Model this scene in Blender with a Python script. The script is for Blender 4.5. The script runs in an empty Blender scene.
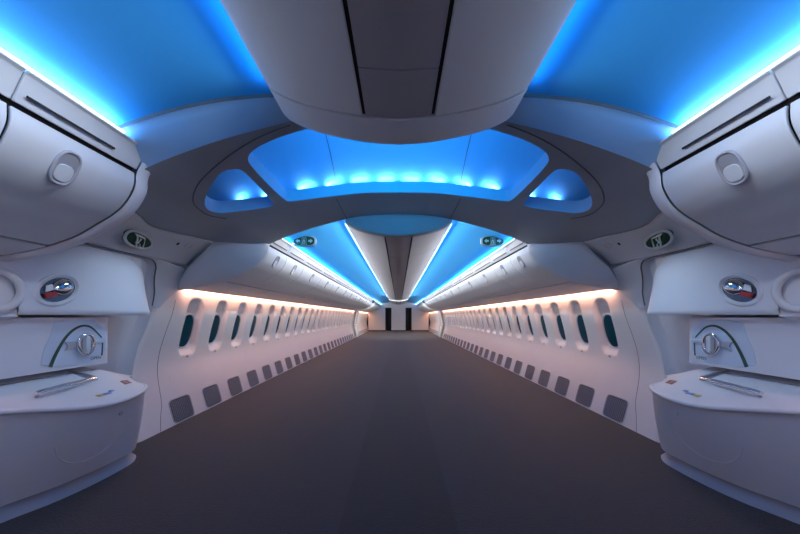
import bpy, bmesh, math, random
from mathutils import Vector, Matrix
from mathutils.geometry import delaunay_2d_cdt
random.seed(7)
PI = math.pi
SC = bpy.context.scene
COL = SC.collection

# ------------------------------------------------------------------ materials
def mat(name, color, rough=.5, metal=0., var=.03, vscale=3., bump=0., bscale=200., coat=0., spec=None, emit=None, estr=0.):
    m = bpy.data.materials.new(name); m.use_nodes = True
    nt = m.node_tree; N = nt.nodes; L = nt.links
    b = N['Principled BSDF']
    b.inputs['Roughness'].default_value = rough
    b.inputs['Metallic'].default_value = metal
    b.inputs['Coat Weight'].default_value = coat
    if spec is not None: b.inputs['Specular IOR Level'].default_value = spec
    tc = N.new('ShaderNodeTexCoord')
    if var > 0:
        no = N.new('ShaderNodeTexNoise'); no.inputs['Scale'].default_value = vscale; no.inputs['Detail'].default_value = 4
        mx = N.new('ShaderNodeMixRGB')
        mx.inputs['Color1'].default_value = (*[c*(1-var) for c in color], 1)
        mx.inputs['Color2'].default_value = (*[min(1, c*(1+var)) for c in color], 1)
        L.new(tc.outputs['Object'], no.inputs['Vector']); L.new(no.outputs['Fac'], mx.inputs['Fac'])
        L.new(mx.outputs['Color'], b.inputs['Base Color'])
    else:
        b.inputs['Base Color'].default_value = (*color, 1)
    if bump > 0:
        n2 = N.new('ShaderNodeTexNoise'); n2.inputs['Scale'].default_value = bscale; n2.inputs['Detail'].default_value = 3
        bp = N.new('ShaderNodeBump'); bp.inputs['Strength'].default_value = bump; bp.inputs['Distance'].default_value = .01
        L.new(tc.outputs['Object'], n2.inputs['Vector']); L.new(n2.outputs['Fac'], bp.inputs['Height'])
        L.new(bp.outputs['Normal'], b.inputs['Normal'])
    if emit:
        b.inputs['Emission Color'].default_value = (*emit, 1); b.inputs['Emission Strength'].default_value = estr
    return m

M_WHITE = mat('white_liner', (.78, .78, .80), .42, bump=.02)
M_WALL = mat('sidewall_liner', (.80, .77, .77), .5, bump=.02)
M_BIN = mat('bin_plastic', (.70, .74, .78), .38, bump=.02)
M_CEN = mat('center_bin_plastic', (.69, .72, .77), .42, bump=.02)
M_VAULT = mat('grey_vault_liner', (.31, .355, .40), .55, bump=.02)
M_BAND = mat('arch_liner', (.66, .67, .70), .45)
M_CEIL = mat('ceiling_lit_blue', (.035, .34, .74), .55)  # white liner tinted blue, the LED wash is put into the colour
M_DOME = mat('skylight_dome', (.08, .44, .80), .6)  # blue LED light put into the dome's base colour
M_DOOR = mat('door_liner', (.74, .76, .80), .38, bump=.02)
M_DARK = mat('dark_gap', (.02, .02, .022), .7)
M_SEAM = mat('seam_rubber', (.10, .10, .11), .6)
M_GRILLE = mat('grille_dark', (.05, .05, .06), .6)
M_FIN = mat('grille_fin', (.25, .25, .29), .5)
M_CHROME = mat('chrome', (.75, .76, .78), .12, 1., var=0)
M_STEEL = mat('brushed_steel', (.45, .46, .48), .3, 1., var=.1, vscale=40)
M_GREEN = mat('sign_green', (.004, .05, .022), .25, var=0)
M_GREENB = mat('arc_green', (.01, .07, .05), .4, var=0)
M_SIGNW = mat('sign_white', (.75, .8, .78), .4, var=0)
M_SIGNB = mat('sign_housing_grey', (.25, .34, .42), .4, var=0)
M_SIGNT = mat('sign_symbol_teal', (.16, .30, .34), .4, var=0)
M_RED = mat('red_plastic', (.45, .015, .02), .4, var=0)
M_YEL = mat('yellow_label', (.55, .42, .16), .5, var=0)
M_BLUEL = mat('blue_label', (.25, .35, .58), .5, var=0)
M_ORL = mat('orange_label', (.45, .24, .20), .5, var=0)
M_GREYL = mat('grey_print', (.18, .2, .24), .5, var=0)
M_PLATE = mat('blue_plate', (.58, .68, .80), .3, var=.02)
M_PANE = mat('dimmed_glass', (.004, .045, .07), .12, var=0, spec=.12)
M_FRAME = mat('window_frame', (.50, .50, .54), .35)
M_LED = mat('led_white', (.9, .95, 1), .5, var=0, emit=(.62, .85, 1), estr=1.8)
M_CURT = mat('dark_curtain', (.05, .05, .055), .8, var=.3, vscale=12)
M_PART = mat('partition_panel', (.62, .60, .60), .5, var=.04, vscale=2)

def carpet(name, c1, c2, scale):
    m = bpy.data.materials.new(name); m.use_nodes = True
    nt = m.node_tree; N = nt.nodes; L = nt.links; b = N['Principled BSDF']
    b.inputs['Roughness'].default_value = .8
    b.inputs['Specular IOR Level'].default_value = .35
    b.inputs['Sheen Weight'].default_value = .15
    tc = N.new('ShaderNodeTexCoord')
    a = N.new('ShaderNodeTexNoise'); a.inputs['Scale'].default_value = scale; a.inputs['Detail'].default_value = 5; a.inputs['Roughness'].default_value = .7
    v = N.new('ShaderNodeTexVoronoi'); v.inputs['Scale'].default_value = scale*1.6
    r = N.new('ShaderNodeValToRGB'); r.color_ramp.elements[0].position = .36; r.color_ramp.elements[1].position = .66
    r.color_ramp.elements[0].color = (*c1, 1); r.color_ramp.elements[1].color = (*c2, 1)
    bp = N.new('ShaderNodeBump'); bp.inputs['Strength'].default_value = .5; bp.inputs['Distance'].default_value = .006
    L.new(tc.outputs['Object'], a.inputs['Vector']); L.new(tc.outputs['Object'], v.inputs['Vector'])
    L.new(a.outputs['Fac'], r.inputs['Fac']); L.new(r.outputs['Color'], b.inputs['Base Color'])
    L.new(v.outputs['Distance'], bp.inputs['Height']); L.new(bp.outputs['Normal'], b.inputs['Normal'])
    return m
M_CARPET = carpet('dark_carpet', (.008, .008, .009), (.031, .031, .034), 80)
M_RUNNER = carpet('centre_carpet', (.004, .0045, .005), (.014, .015, .017), 80)

# ------------------------------------------------------------------ helpers
def props(o, label=None, cat=None, group=None, kind=None):
    if label: o['label'] = label
    if cat: o['category'] = cat
    if group: o['group'] = group
    if kind: o['kind'] = kind
    return o
def thing(name, label, cat, loc=(0, 0, 0), group=None, kind=None):
    o = bpy.data.objects.new(name, None); COL.objects.link(o); o.location = loc; o.empty_display_size = .1
    return props(o, label, cat, group, kind)
def obj(name, V, F, m, parent=None, smooth=True, fix=True, bevel=0., solid=0., angle=40):
    me = bpy.data.meshes.new(name)
    off = parent_off(parent)
    me.from_pydata([(v[0]-off[0], v[1]-off[1], v[2]-off[2]) for v in V], [], F)
    bm = bmesh.new(); bm.from_mesh(me)
    if fix: bmesh.ops.recalc_face_normals(bm, faces=bm.faces[:])
    for f in bm.faces: f.smooth = smooth
    if smooth:
        lim = math.radians(angle)
        for e in bm.edges:
            if len(e.link_faces) == 2 and e.calc_face_angle(0) > lim: e.smooth = False
    bm.to_mesh(me); bm.free()
    me.materials.append(m)
    o = bpy.data.objects.new(name, me); COL.objects.link(o)
    if parent: o.parent = parent
    if solid:
        md = o.modifiers.new('s', 'SOLIDIFY'); md.thickness = solid; md.offset = 0
    if bevel:
        md = o.modifiers.new('b', 'BEVEL'); md.width = bevel; md.segments = 2; md.limit_method = 'ANGLE'; md.angle_limit = math.radians(35)
    return o
def parent_off(p):
    v = Vector((0, 0, 0))
    while p: v += p.location; p = p.parent
    return v
def tree_copy(o, parent=None):
    c = o.copy(); COL.objects.link(c); c.parent = parent
    for ch in list(o.children): tree_copy(ch, c)
    return c
class MB:
    """collects shapes of ONE part"""
    def __init__(s): s.V = []; s.F = []
    def add(s, V, F):
        n = len(s.V); s.V += [tuple(v) for v in V]; s.F += [tuple(i+n for i in f) for f in F]; return s
    def box(s, a, b):
        x0, y0, z0 = a; x1, y1, z1 = b
        return s.add([(x0,y0,z0),(x1,y0,z0),(x1,y1,z0),(x0,y1,z0),(x0,y0,z1),(x1,y0,z1),(x1,y1,z1),(x0,y1,z1)],
                     [(0,1,2,3),(4,5,6,7),(0,1,5,4),(1,2,6,5),(2,3,7,6),(3,0,4,7)])
    def tube(s, P, r, n=8, closed=False, caps=True):
        P = [Vector(p) for p in P]; m = len(P); base = len(s.V)
        rr = r if isinstance(r, (list, tuple)) else [r]*m
        t0 = (P[1]-P[0]).normalized(); up = Vector((0, 0, 1)) if abs(t0.z) < .9 else Vector((0, 1, 0))
        nrm = (up - t0*up.dot(t0)).normalized()
        for i, p in enumerate(P):
            if closed: t = (P[(i+1) % m]-P[i-1]).normalized()
            else: t = (P[min(i+1, m-1)]-P[max(i-1, 0)]).normalized()
            nrm = (nrm - t*nrm.dot(t)).normalized(); bi = t.cross(nrm)
            for k in range(n):
                a = 2*PI*k/n
                s.V.append(tuple(p + (nrm*math.cos(a)+bi*math.sin(a))*rr[i]))
        for i in range(m if closed else m-1):
            j = (i+1) % m
            for k in range(n):
                l = (k+1) % n
                s.F.append((base+i*n+k, base+i*n+l, base+j*n+l, base+j*n+k))
        if caps and not closed:
            s.F.append(tuple(base+k for k in range(n))); s.F.append(tuple(base+(m-1)*n+k for k in range(n)))
        return s
    def prism(s, poly, f0, f1):
        n = len(poly)
        return s.add([f0(p) for p in poly]+[f1(p) for p in poly],
                     [tuple(range(n)), tuple(range(n, 2*n))]+[(i, (i+1) % n, n+(i+1) % n, n+i) for i in range(n)])
    def grid(s, f, nu, nv, closeu=False):
        base = len(s.V)
        for i in range(nu+(0 if closeu else 1)):
            for j in range(nv+1): s.V.append(tuple(f(i/nu, j/nv)))
        r = nv+1; cu = nu if closeu else nu+1
        for i in range(nu):
            for j in range(nv):
                a = base+i*r+j; b = base+((i+1) % cu)*r+j
                s.F.append((a, a+1, b+1, b))
        return s
    def build(s, name, m, parent=None, **k): return obj(name, s.V, s.F, m, parent, **k)

def spl(P, n=6):
    """Catmull-Rom through control points (tuples of any length)"""
    out = []; m = len(P)
    for i in range(m-1):
        p0 = P[max(i-1, 0)]; p1 = P[i]; p2 = P[i+1]; p3 = P[min(i+2, m-1)]
        for k in range(n):
            t = k/n
            out.append(tuple(.5*((2*b)+(-a+c)*t+(2*a-5*b+4*c-d)*t*t+(-a+3*b-3*c+d)*t**3) for a, b, c, d in zip(p0, p1, p2, p3)))
    out.append(tuple(P[-1])); return out
def interp(P, x):
    if x <= P[0][0]: return P[0][1]
    for (a, b), (c, d) in zip(P, P[1:]):
        if x <= c: return b+(d-b)*(x-a)/(c-a) if c > a else d
    return P[-1][1]
def resample(P, n):
    L = [0]
    for a, b in zip(P, P[1:]): L.append(L[-1]+math.dist(a, b))
    out = []
    for i in range(n+1):
        t = L[-1]*i/n; k = 0
        while k < len(P)-2 and L[k+1] < t: k += 1
        u = (t-L[k])/max(1e-9, L[k+1]-L[k])
        out.append(tuple(a+(b-a)*u for a, b in zip(P[k], P[k+1])))
    return out
def chaikin(P, n=2, closed=True):
    for _ in range(n):
        Q = []; m = len(P)
        for i in range(m if closed else m-1):
            a = P[i]; b = P[(i+1) % m]
            Q += [tuple(.75*u+.25*v for u, v in zip(a, b)), tuple(.25*u+.75*v for u, v in zip(a, b))]
        P = Q if closed else [P[0]]+Q+[P[-1]]
    return P
def inside(p, poly):
    x, y = p; c = False
    for i in range(len(poly)):
        x1, y1 = poly[i]; x2, y2 = poly[i-1]
        if (y1 > y) != (y2 > y) and x < (x2-x1)*(y-y1)/(y2-y1)+x1: c = not c
    return c
def sheet(outer, holes, fn, step):
    """triangulated sheet with holes in a 2D domain, mapped by fn(u,v) -> xyz"""
    pts = []; edges = []
    for loop in [outer]+holes:
        b = len(pts); pts += [tuple(p) for p in loop]; n = len(loop)
        edges += [(b+i, b+(i+1) % n) for i in range(n)]
    xs = [p[0] for p in outer]; ys = [p[1] for p in outer]
    nx = int((max(xs)-min(xs))/step)+1; ny = int((max(ys)-min(ys))/step)+1
    for i in range(1, nx):
        for j in range(1, ny):
            p = (min(xs)+i*step, min(ys)+j*step)
            if inside(p, outer) and not any(inside(p, h) for h in holes): pts.append(p)
    r = delaunay_2d_cdt([Vector(p) for p in pts], edges, [], 0, 1e-5)
    V, F = r[0], r[2]; keep = []
    for f in F:
        c = (sum(V[i][0] for i in f)/len(f), sum(V[i][1] for i in f)/len(f))
        if inside(c, outer) and not any(inside(c, h) for h in holes): keep.append(tuple(f))
    return [fn(v[0], v[1]) for v in V], keep
def offset_profile(P, t):
    """closed band of thickness t on the outer (left) side of an open 2D profile"""
    out = []
    for i, p in enumerate(P):
        a = P[max(i-1, 0)]; b = P[min(i+1, len(P)-1)]
        dx, dz = b[0]-a[0], b[1]-a[1]; l = math.hypot(dx, dz) or 1
        out.append((p[0]-dz/l*t, p[1]+dx/l*t))
    return list(P)+out[::-1]
def strip(P, t, y0, y1, s):
    """panel following an (x,z) profile, running along y"""
    poly = offset_profile(P, t)
    return MB().prism(poly, lambda p: (s*p[0], y0, p[1]), lambda p: (s*p[0], y1, p[1]))
def area(name, loc, sx, sy, d, power, color, spread=PI):
    l = bpy.data.lights.new(name, 'AREA'); l.shape = 'RECTANGLE'; l.size = sx; l.size_y = sy; l.energy = power; l.color = color
    l.spread = spread
    o = bpy.data.objects.new(name, l); COL.objects.link(o); o.location = loc
    d = Vector(d).normalized(); z = -d
    # local x runs along world y when sx is the long side
    x = Vector((0, 1, 0)); x = (x - z*x.dot(z)).normalized()
    y = z.cross(x); o.matrix_world = Matrix.Translation(loc) @ Matrix((x, y, z)).transposed().to_4x4()
    o['kind'] = 'structure'
    return o
ORD = ['first', 'second', 'third', 'fourth', 'fifth', 'sixth', 'seventh', 'eighth', 'ninth', 'tenth', 'eleventh', 'twelfth', 'thirteenth',
       'fourteenth', 'fifteenth', 'sixteenth', 'seventeenth', 'eighteenth', 'nineteenth', 'twentieth', 'twenty-first', 'twenty-second',
       'twenty-third', 'twenty-fourth', 'twenty-fifth', 'twenty-sixth', 'twenty-seventh', 'twenty-eighth', 'twenty-ninth', 'thirtieth',
       'thirty-first', 'thirty-second', 'thirty-third', 'thirty-fourth', 'thirty-fifth', 'thirty-sixth', 'thirty-seventh', 'thirty-eighth']
SIDES = ((-1, 'left'), (1, 'right'))

# ------------------------------------------------------------------ cabin sections
WALL = spl([(0, 2.57), (.3, 2.655), (.6, 2.73), (.82, 2.735), (1.06, 2.69), (1.28, 2.635), (1.56, 2.60), (1.75, 2.53)], 8)      # (z, x)
def W(z): return interp(WALL, z)
BINP = spl([(1.56, 2.10), (1.565, 2.02), (1.618, 1.923), (1.69, 1.855), (1.775, 1.804), (1.91, 1.726), (2.065, 1.67)], 5)    # (x, z) door skin
UNDER = [(2.085, 1.664), (2.2, 1.635), (2.4, 1.60), (2.555, 1.575)]
FASC = [(1.482, 2.235), (1.50, 2.225), (1.552, 2.118)]
CEILP = spl([(.60, 2.455), (.75, 2.452), (1.0, 2.425), (1.25, 2.37), (1.45, 2.305), (1.56, 2.26), (1.64, 2.20)], 5)
CENP = spl([(0, 2.225), (.16, 2.236), (.34, 2.267), (.49, 2.306), (.60, 2.354), (.645, 2.388)], 5)
VP = spl([(0, 2.48), (.35, 2.468), (.64, 2.42), (1.06, 2.31), (1.4, 2.19), (1.55, 2.125), (1.7, 2.095), (2.05, 2.08), (2.4, 2.08)], 5)
def zv(x): return interp(VP, abs(x))
YB = 1.93      # near bins end here
YF = 3.70      # far bins start here
YD = 18.3      # second door zone
YE = 19.9
YR = 26.9

# ------------------------------------------------------------------ floor
MB().box((-2.9, -2.6, -.05), (2.9, YR+2.2, 0)).build('floor', M_CARPET, smooth=False)['kind'] = 'structure'
o = MB().box((-.35, -2.58, 0), (.35, YR-.02, .003)).build('carpet_runner', M_RUNNER, smooth=False)
props(o, 'dark smooth carpet strip running down the middle of the cabin floor', 'carpet')

# ------------------------------------------------------------------ sidewalls with windows
WP = .61
W0 = 4.045
NW1 = 23
def wshape(dy, dz):
    b = (abs(dy/.172)**3.2+abs((dz-.06)/.365)**3.2)**(1/3.2) if dz > .06 else abs(dy/(.172-.05*max(0, -dz-.2)/.1))
    if b >= 1: return 0.
    t = min(1, (1-b)/.17); side = t*t*(3-2*t)
    if dz < -.225: t = max(0, 1-(-.225-dz)/.085); g = t*t*(3-2*t)
    elif dz < .215: g = 1
    else: g = 1-.62*min(1, (dz-.215)/.21)**.8
    return .085*side*g
def wallx(y, z, centres):
    x = W(z)
    for c in centres:
        if abs(y-c) < .3: x += wshape(y-c, z-1.065)
    return x
zs_all = [0, .01, .3, .45, .55]+[.6+.0225*i for i in range(43)]+[1.575, 1.6, 1.65]
def build_wall(s, name, y0, y1, centres, fine_until):
    ys = []
    y = y0
    while y < y1-.001:
        ys.append(y); y += .0175 if y < fine_until else .047
    ys.append(y1)
    V = [(s*wallx(y, z, centres), y, z) for y in ys for z in zs_all]
    n = len(zs_all)
    F = [(i*n+j, i*n+j+1, (i+1)*n+j+1, (i+1)*n+j) for i in range(len(ys)-1) for j in range(n-1)]
    o = obj(name, V, F, M_WALL, fix=False, angle=60); o['kind'] = 'structure'; return o
def ring(c, hy, hz, n, p=3.):
    out = []
    for k in range(n):
        a = 2*PI*k/n; ca, sa = math.cos(a), math.sin(a)
        out.append((c[0]+hy*math.copysign(abs(ca)**(2/p), ca), c[1]+hz*math.copysign(abs(sa)**(2/p), sa)))
    return out
cent1 = [W0+WP*i for i in range(NW1)]
cent2 = [YE+.45+WP*i for i in range(11)]
# the near edge of the sidewall lining curves around the passenger door
def edge_y(z): return interp([(0, 3.07), (.5, 3.15), (.9, 3.25), (1.13, 3.31), (1.34, 3.37), (1.52, 3.53), (1.6, 3.62)], z)
def seam_y(z): return interp([(0, 3.37), (.14, 3.42), (.27, 3.49), (.8, 3.56), (1.2, 3.62), (1.58, 3.68)], z)
for s, side in SIDES:
    w = build_wall(s, 'wall_'+side, 3.70, YD, cent1, 9.)
    # door surround, blended from the curved opening edge into the first panel
    def sur(u, v):
        z = 1.60*v; a = edge_y(z); y = a+(3.70-a)*u
        x = W(z)
        d = (y-a)
        x += .035*max(0, 1-d/.05)**2
        return (s*x, y, z)
    m = MB().grid(sur, 24, 30)
    m.build('door_surround', M_WALL, w, fix=False).name = 'door_surround'
    t = MB().tube([(s*(W(z)-.001), seam_y(z), z) for z in [i*.08 for i in range(0, 19)]], .002, 6)
    t.build('panel_seam', M_SEAM, w)
    # rear continuation past the second door
    w2 = build_wall(s, 'wall_'+side+'_aft', YE, YR, cent2, 0); w2.name = 'wall_%s_aft' % side
    # plain wall at the second door zone and the near wall behind the first door
    MB().grid(lambda u, v: (s*W(2.1*v if v < 1 else 2.1), YD+(YE-YD)*u, 2.25*v), 2, 14).build('trim_door_zone_'+side, M_WALL, fix=False)['kind'] = 'structure'
    near = [(2.60, 0), (2.57, .3), (2.50, .8), (2.475, 1.22), (2.365, 1.25), (2.40, 1.66)]
    n = MB().grid(lambda u, v: (s*near[round(v*5)][0], -2.6+(1.938+2.6)*u, near[round(v*5)][1]), 4, 5)
    nw = n.build('wall_%s_fore' % side, M_DOOR, fix=False); nw['kind'] = 'structure'

    # windows
    wn = 0
    first = None
    for k, c in enumerate(cent1+cent2):
        idx = k+1 + (0 if s < 0 else len(cent1+cent2))
        if first is None:
            e = thing('window_%d' % idx, None, None, (s*2.71, c, 1.065)); e['kind'] = 'structure'
            P = ring((c, 1.065), .137, .217, 40, 2.3)
            MB().tube([(s*(W(q[1])+.077), q[0], q[1]) for q in P], .011, 8, True).build('window_frame', M_FRAME, e)
            Q = ring((c, 1.065), .136, .216, 40, 2.3)
            V = [(s*(W(q[1])+.075), q[0], q[1]) for q in Q]+[(s*(W(1.065)+.075), c, 1.065)]
            obj('window_pane', V, [(i, (i+1) % 40, 40) for i in range(40)], M_PANE, e)
            MB().prism(ring((c, .735), .026, .017, 16, 2.6), lambda p: (s*(W(p[1])-.004+wshape(p[0]-c, p[1]-1.065)), p[0], p[1]),
                       lambda p: (s*(W(p[1])+.02+wshape(p[0]-c, p[1]-1.065)), p[0], p[1])).build('dimmer_button', M_FRAME, e)
            MB().prism(ring((c, .735), .009, .006, 10, 2), lambda p: (s*(W(p[1])-.007+wshape(p[0]-c, p[1]-1.065)), p[0], p[1]),
                       lambda p: (s*(W(p[1])+.01), p[0], p[1])).build('button_lamp', M_GREYL, e)
            first = e
        else:
            e = tree_copy(first); e.name = 'window_%d' % idx; e.location.y = c
        e['label'] = '%s oval dimmed window from the near end of the %s sidewall' % (ORD[k], side)

    # return air grilles at the foot of the wall
    def grille(yc):
        g = thing('floor_grille', 'x', 'grille', (s*2.58, yc, .15), 'return air grilles along the %s wall' % side)
        P = ring((yc, .146), .178, .132, 36, 7)
        x = lambda z: s*(W(z)-.004)
        MB().prism(P, lambda p: (s*(W(p[1])-.003), p[0], p[1]), lambda p: (s*(W(p[1])+.02), p[0], p[1])).build('backing', M_GRILLE, g)
        f = MB()
        for i in range(12):
            yy = yc-.15+i*.0273
            f.add([(x(z)-s*dx, yy+dy, z) for z in (.03, .262) for dx, dy in ((0, -.006), (.008, -.005), (.008, .005), (0, .006))],
                  [(0, 1, 2, 3), (4, 5, 6, 7), (0, 1, 5, 4), (1, 2, 6, 5), (2, 3, 7, 6), (3, 0, 4, 7)])
        f.build('fins', M_FIN, g)
        MB().tube([(s*(W(q[1])-.004), q[0], q[1]) for q in P], .006, 6, True).build('grille_rim', M_FRAME, g)
        return g
    gs = [3.76+WP*i for i in range(24)]+[YE+.2+WP*i for i in range(11)]
    g0 = None
    for k, yc in enumerate(gs):
        if g0 is None: g0 = g = grille(yc)
        else: g = tree_copy(g0); g.location.y = yc
        g['label'] = 'dark ribbed air grille at the foot of the %s wall, %s from the near end' % (side, ORD[k])

# ------------------------------------------------------------------ overhead bins at the sides
def joint(p): return p
def latch_at(t, y, s, parent):
    """t: position on the bin skin; a stadium cup with a paddle"""
    P = BINP; k = min(range(len(P)), key=lambda i: abs(P[i][1]-1.965)); a, b = P[k-1], P[k+1]
    c = Vector((s*P[k][0], y, P[k][1])); tv = Vector((s*(b[0]-a[0]), 0, b[1]-a[1])).normalized()
    yv = Vector((0, 1, 0)); n = tv.cross(yv).normalized()
    if n.x*s > 0: n = -n
    def at(u, v, h): return c+yv*u+tv*v+n*h
    L = thing_part = None
    m = MB(); R = ring((0, 0), .052, .082, 28, 2.6)
    st = [(p[0]*.95, p[1]*1.0) for p in R]
    rim = m.tube([at(p[0], p[1], .004) for p in st], .007, 8, True).build('bin_latch', M_FRAME, parent)
    MB().prism(st, lambda p: at(p[0], p[1], .001), lambda p: at(p[0], p[1], .005)).build('latch_cup', M_CUP, rim)
    MB().prism([(p[0]*.74, p[1]*.52+.026) for p in R], lambda p: at(p[0], p[1], .004), lambda p: at(p[0], p[1], .011)).build('latch_paddle', M_BIN, rim, bevel=.003)
    return rim
M_CUP = mat('latch_cup_plastic', (.36, .37, .41), .35)
M_STEELG = mat('latch_cup_grey', (.42, .43, .47), .35)
def make_bin(s, y0, y1, side, near=False):
    yc = (y0+y1)/2
    b = thing('overhead_bin', 'x', 'luggage bin', (s*2.0, y0, 1.9), 'overhead bins along the %s side' % side)
    g = .006
    und = UNDER[:2]+[(2.34, 1.61)] if y1 < 2 else UNDER
    # dark carcass seen only through the gaps
    car = [(1.503, 2.233), (1.523, 2.222), (1.58, 2.12), (1.592, 2.03)]+[(x+.015, z+.018) for x, z in BINP[8:]]+[(x, z+.02) for x, z in und]+([(2.398, 1.635), (2.398, 1.66)] if y1 < 2 else [(2.592, 1.62), (2.592, 1.66)])+[(und[-1][0], 1.80), (2.2, 2.16), (1.62, 2.19)]
    MB().prism(car, lambda p: (s*p[0], y0, p[1]), lambda p: (s*p[0], y1, p[1])).build('carcass', M_DARK, b)
    d = strip(BINP, .014, y0+g, y1-g, s).build('bin_door', M_BIN, b, bevel=.004)
    latch_at(0, yc-(.06 if near else 0), s, d)
    f = strip(FASC, .012, y0+.002, y1-.002, s).build('fascia', M_BIN, b, bevel=.004)
    # air slot in the fascia
    def fp(u, v, h): # v 0..1 down the fascia
        x = 1.50+(.052)*v; z = 2.225-.107*v
        return (s*(x-.012*.9-h*.9), u, z-.012*.45-h*.45)
    q = .03 if near else .06
    V = [fp(y0+q, .60, .0015), fp(y1-q*1.4, .60, .0015), fp(y1-q*1.4, .68, .0015), fp(y0+q, .68, .0015)]
    V = [fp(u, v, h) for h in (-.004, -.0125+.014) for u, v in ((y0+q, .60), (y1-q-(.145 if near else .03), .60), (y1-q-(.145 if near else .03), .68), (y0+q, .68))]
    obj('air_slot', V, [(0,1,2,3),(4,5,6,7),(0,1,5,4),(1,2,6,5),(2,3,7,6),(3,0,4,7)], M_DARK, f)
    strip(und, .012, y0+.002, y1-.002, s).build('underside_panel', M_BIN, b, bevel=.003)
    return b
def bin_run(s, side, edges, where):
    cache = {}
    for k, (a, c) in enumerate(zip(edges, edges[1:])):
        L = round(c-a, 3)
        nr = abs(c-1.85) < .01
        if L in cache:
            b = tree_copy(cache[L]); b.location.y = a
        else: b = cache[L] = make_bin(s, a, c, side, nr)
        b['label'] = where(k)
for s, side in SIDES:
    bin_run(s, side, [-2.41, -1.19, .03, 1.25, 1.85], lambda k: 'pale grey luggage bin above the %s door, %s' % (side, ['farthest behind the viewpoint', 'second from behind the viewpoint', 'next to the short one', 'short one with oval latch beside the arch'][k]))
    ed = [3.75, 4.35, 5.12]+[6.32+1.2*i for i in range(10)]; ed.append(YD)
    bin_run(s, side, ed, lambda k: 'white luggage bin over the %s windows, %s beyond the arch' % (side, ORD[k]))
    ed = [YE+.1+1.2*i for i in range(6)]; ed[-1] = YR-.9
    bin_run(s, side, ed, lambda k: 'small distant luggage bin past the second door on the %s, %s of them' % (side, ORD[k]))
    # thick moulding closing the near bins
    full = [(1.482, 2.235), (1.552, 2.118)]+BINP[1:]+UNDER
    def mould(u, v):
        P = resample(full, 40); i = min(40, round(u*40)); x, z = P[i]
        a = P[max(i-1, 0)]; b = P[min(i+1, 40)]; dx, dz = b[0]-a[0], b[1]-a[1]; l = math.hypot(dx, dz)
        o_ = .016*math.sin(PI*min(1, v*1.0))**.6-.0
        nx, nz = dz/l, -dx/l
        return (s*(x+nx*o_), 1.855+.085*v, z+nz*o_)
    e = thing('bin_end_moulding', 'thick white curved moulding closing the end of the near %s bins' % side, 'moulding', (s*2, 1.9, 1.9))
    MB().grid(mould, 40, 8).build('rim', M_WHITE, e, fix=False)
    MB().prism(full+[(2.5, 1.8), (2.1, 2.2), (1.6, 2.22)], lambda p: (s*p[0], 1.925, p[1]), lambda p: (s*p[0], 1.94, p[1])).build('end_cap', M_WHITE, e)
    # fairing that closes the near end of the far bins
    def fairing(yo, name, label):
        V_ = resample(UNDER[::-1]+BINP[::-1]+[(1.545, 2.118)], 36)
        U = resample([(2.60, yo-.02, 1.56), (2.55, yo-.07, 1.67), (2.43, yo-.12, 1.80), (2.25, yo-.18, 1.93), (2.05, yo-.23, 2.08), (1.9, yo-.18, 2.10), (1.56, yo, 2.112)], 36)
        def f(u, v):
            i = min(36, round(u*36)); a = Vector(U[i]); b = Vector((V_[i][0], yo+.05, V_[i][1]))
            p = a.lerp(b, v)
            p.y -= .03*math.sin(PI*v)*math.sin(PI*u); p.z -= .035*math.sin(PI*v)*math.sin(PI*u)
            return (s*p.x, p.y, p.z)
        o = MB().grid(f, 36, 10).build(name, M_WHITE, fix=False, solid=.006)
        props(o, label, 'fairing')
    fairing(YF, 'bin_end_fairing', 'smooth curved fairing closing the %s bins beyond the arch' % side)
    fairing(YE+.05, 'bin_end_fairing', 'small distant curved fairing at the second door on the %s' % side)

# ------------------------------------------------------------------ ceilings between the bins, LED blue put into the colour
for s, side in SIDES:
    for nm, y0, y1 in (('ceiling_%s' % side, -2.6, 1.70), ('ceiling_%s_far' % side, 3.73, YR)):
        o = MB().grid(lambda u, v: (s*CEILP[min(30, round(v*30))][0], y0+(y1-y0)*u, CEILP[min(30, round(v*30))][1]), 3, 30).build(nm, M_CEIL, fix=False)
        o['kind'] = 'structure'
    # header between ceiling and grey vault, LED blue put into its colour
    M_HEAD = mat('header_lit_blue', (.34, .56, .82), .5)
    A = [(x, z-.022) for x, z in CEILP if x <= 1.57]
    A = resample(A, 30)
    def head(u, v):
        i = min(30, round(u*30)); x, z = A[i]
        xb = x; zb = zv(x)+.0
        t = v
        y = 1.685+.02*math.sin(0)+(.215)*t
        zz = z+(zb-z)*(t**1.3)
        if t < .12: zz = z+.03*(1-t/.12)*0
        return (s*xb, y, zz)
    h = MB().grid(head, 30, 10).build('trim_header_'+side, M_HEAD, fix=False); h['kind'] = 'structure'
    MB().grid(lambda u, v: (s*A[min(30, round(u*30))][0], 1.685, A[min(30, round(u*30))][1]+.03*v), 30, 1).build('header_edge', M_SEAM, h, fix=False)

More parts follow.
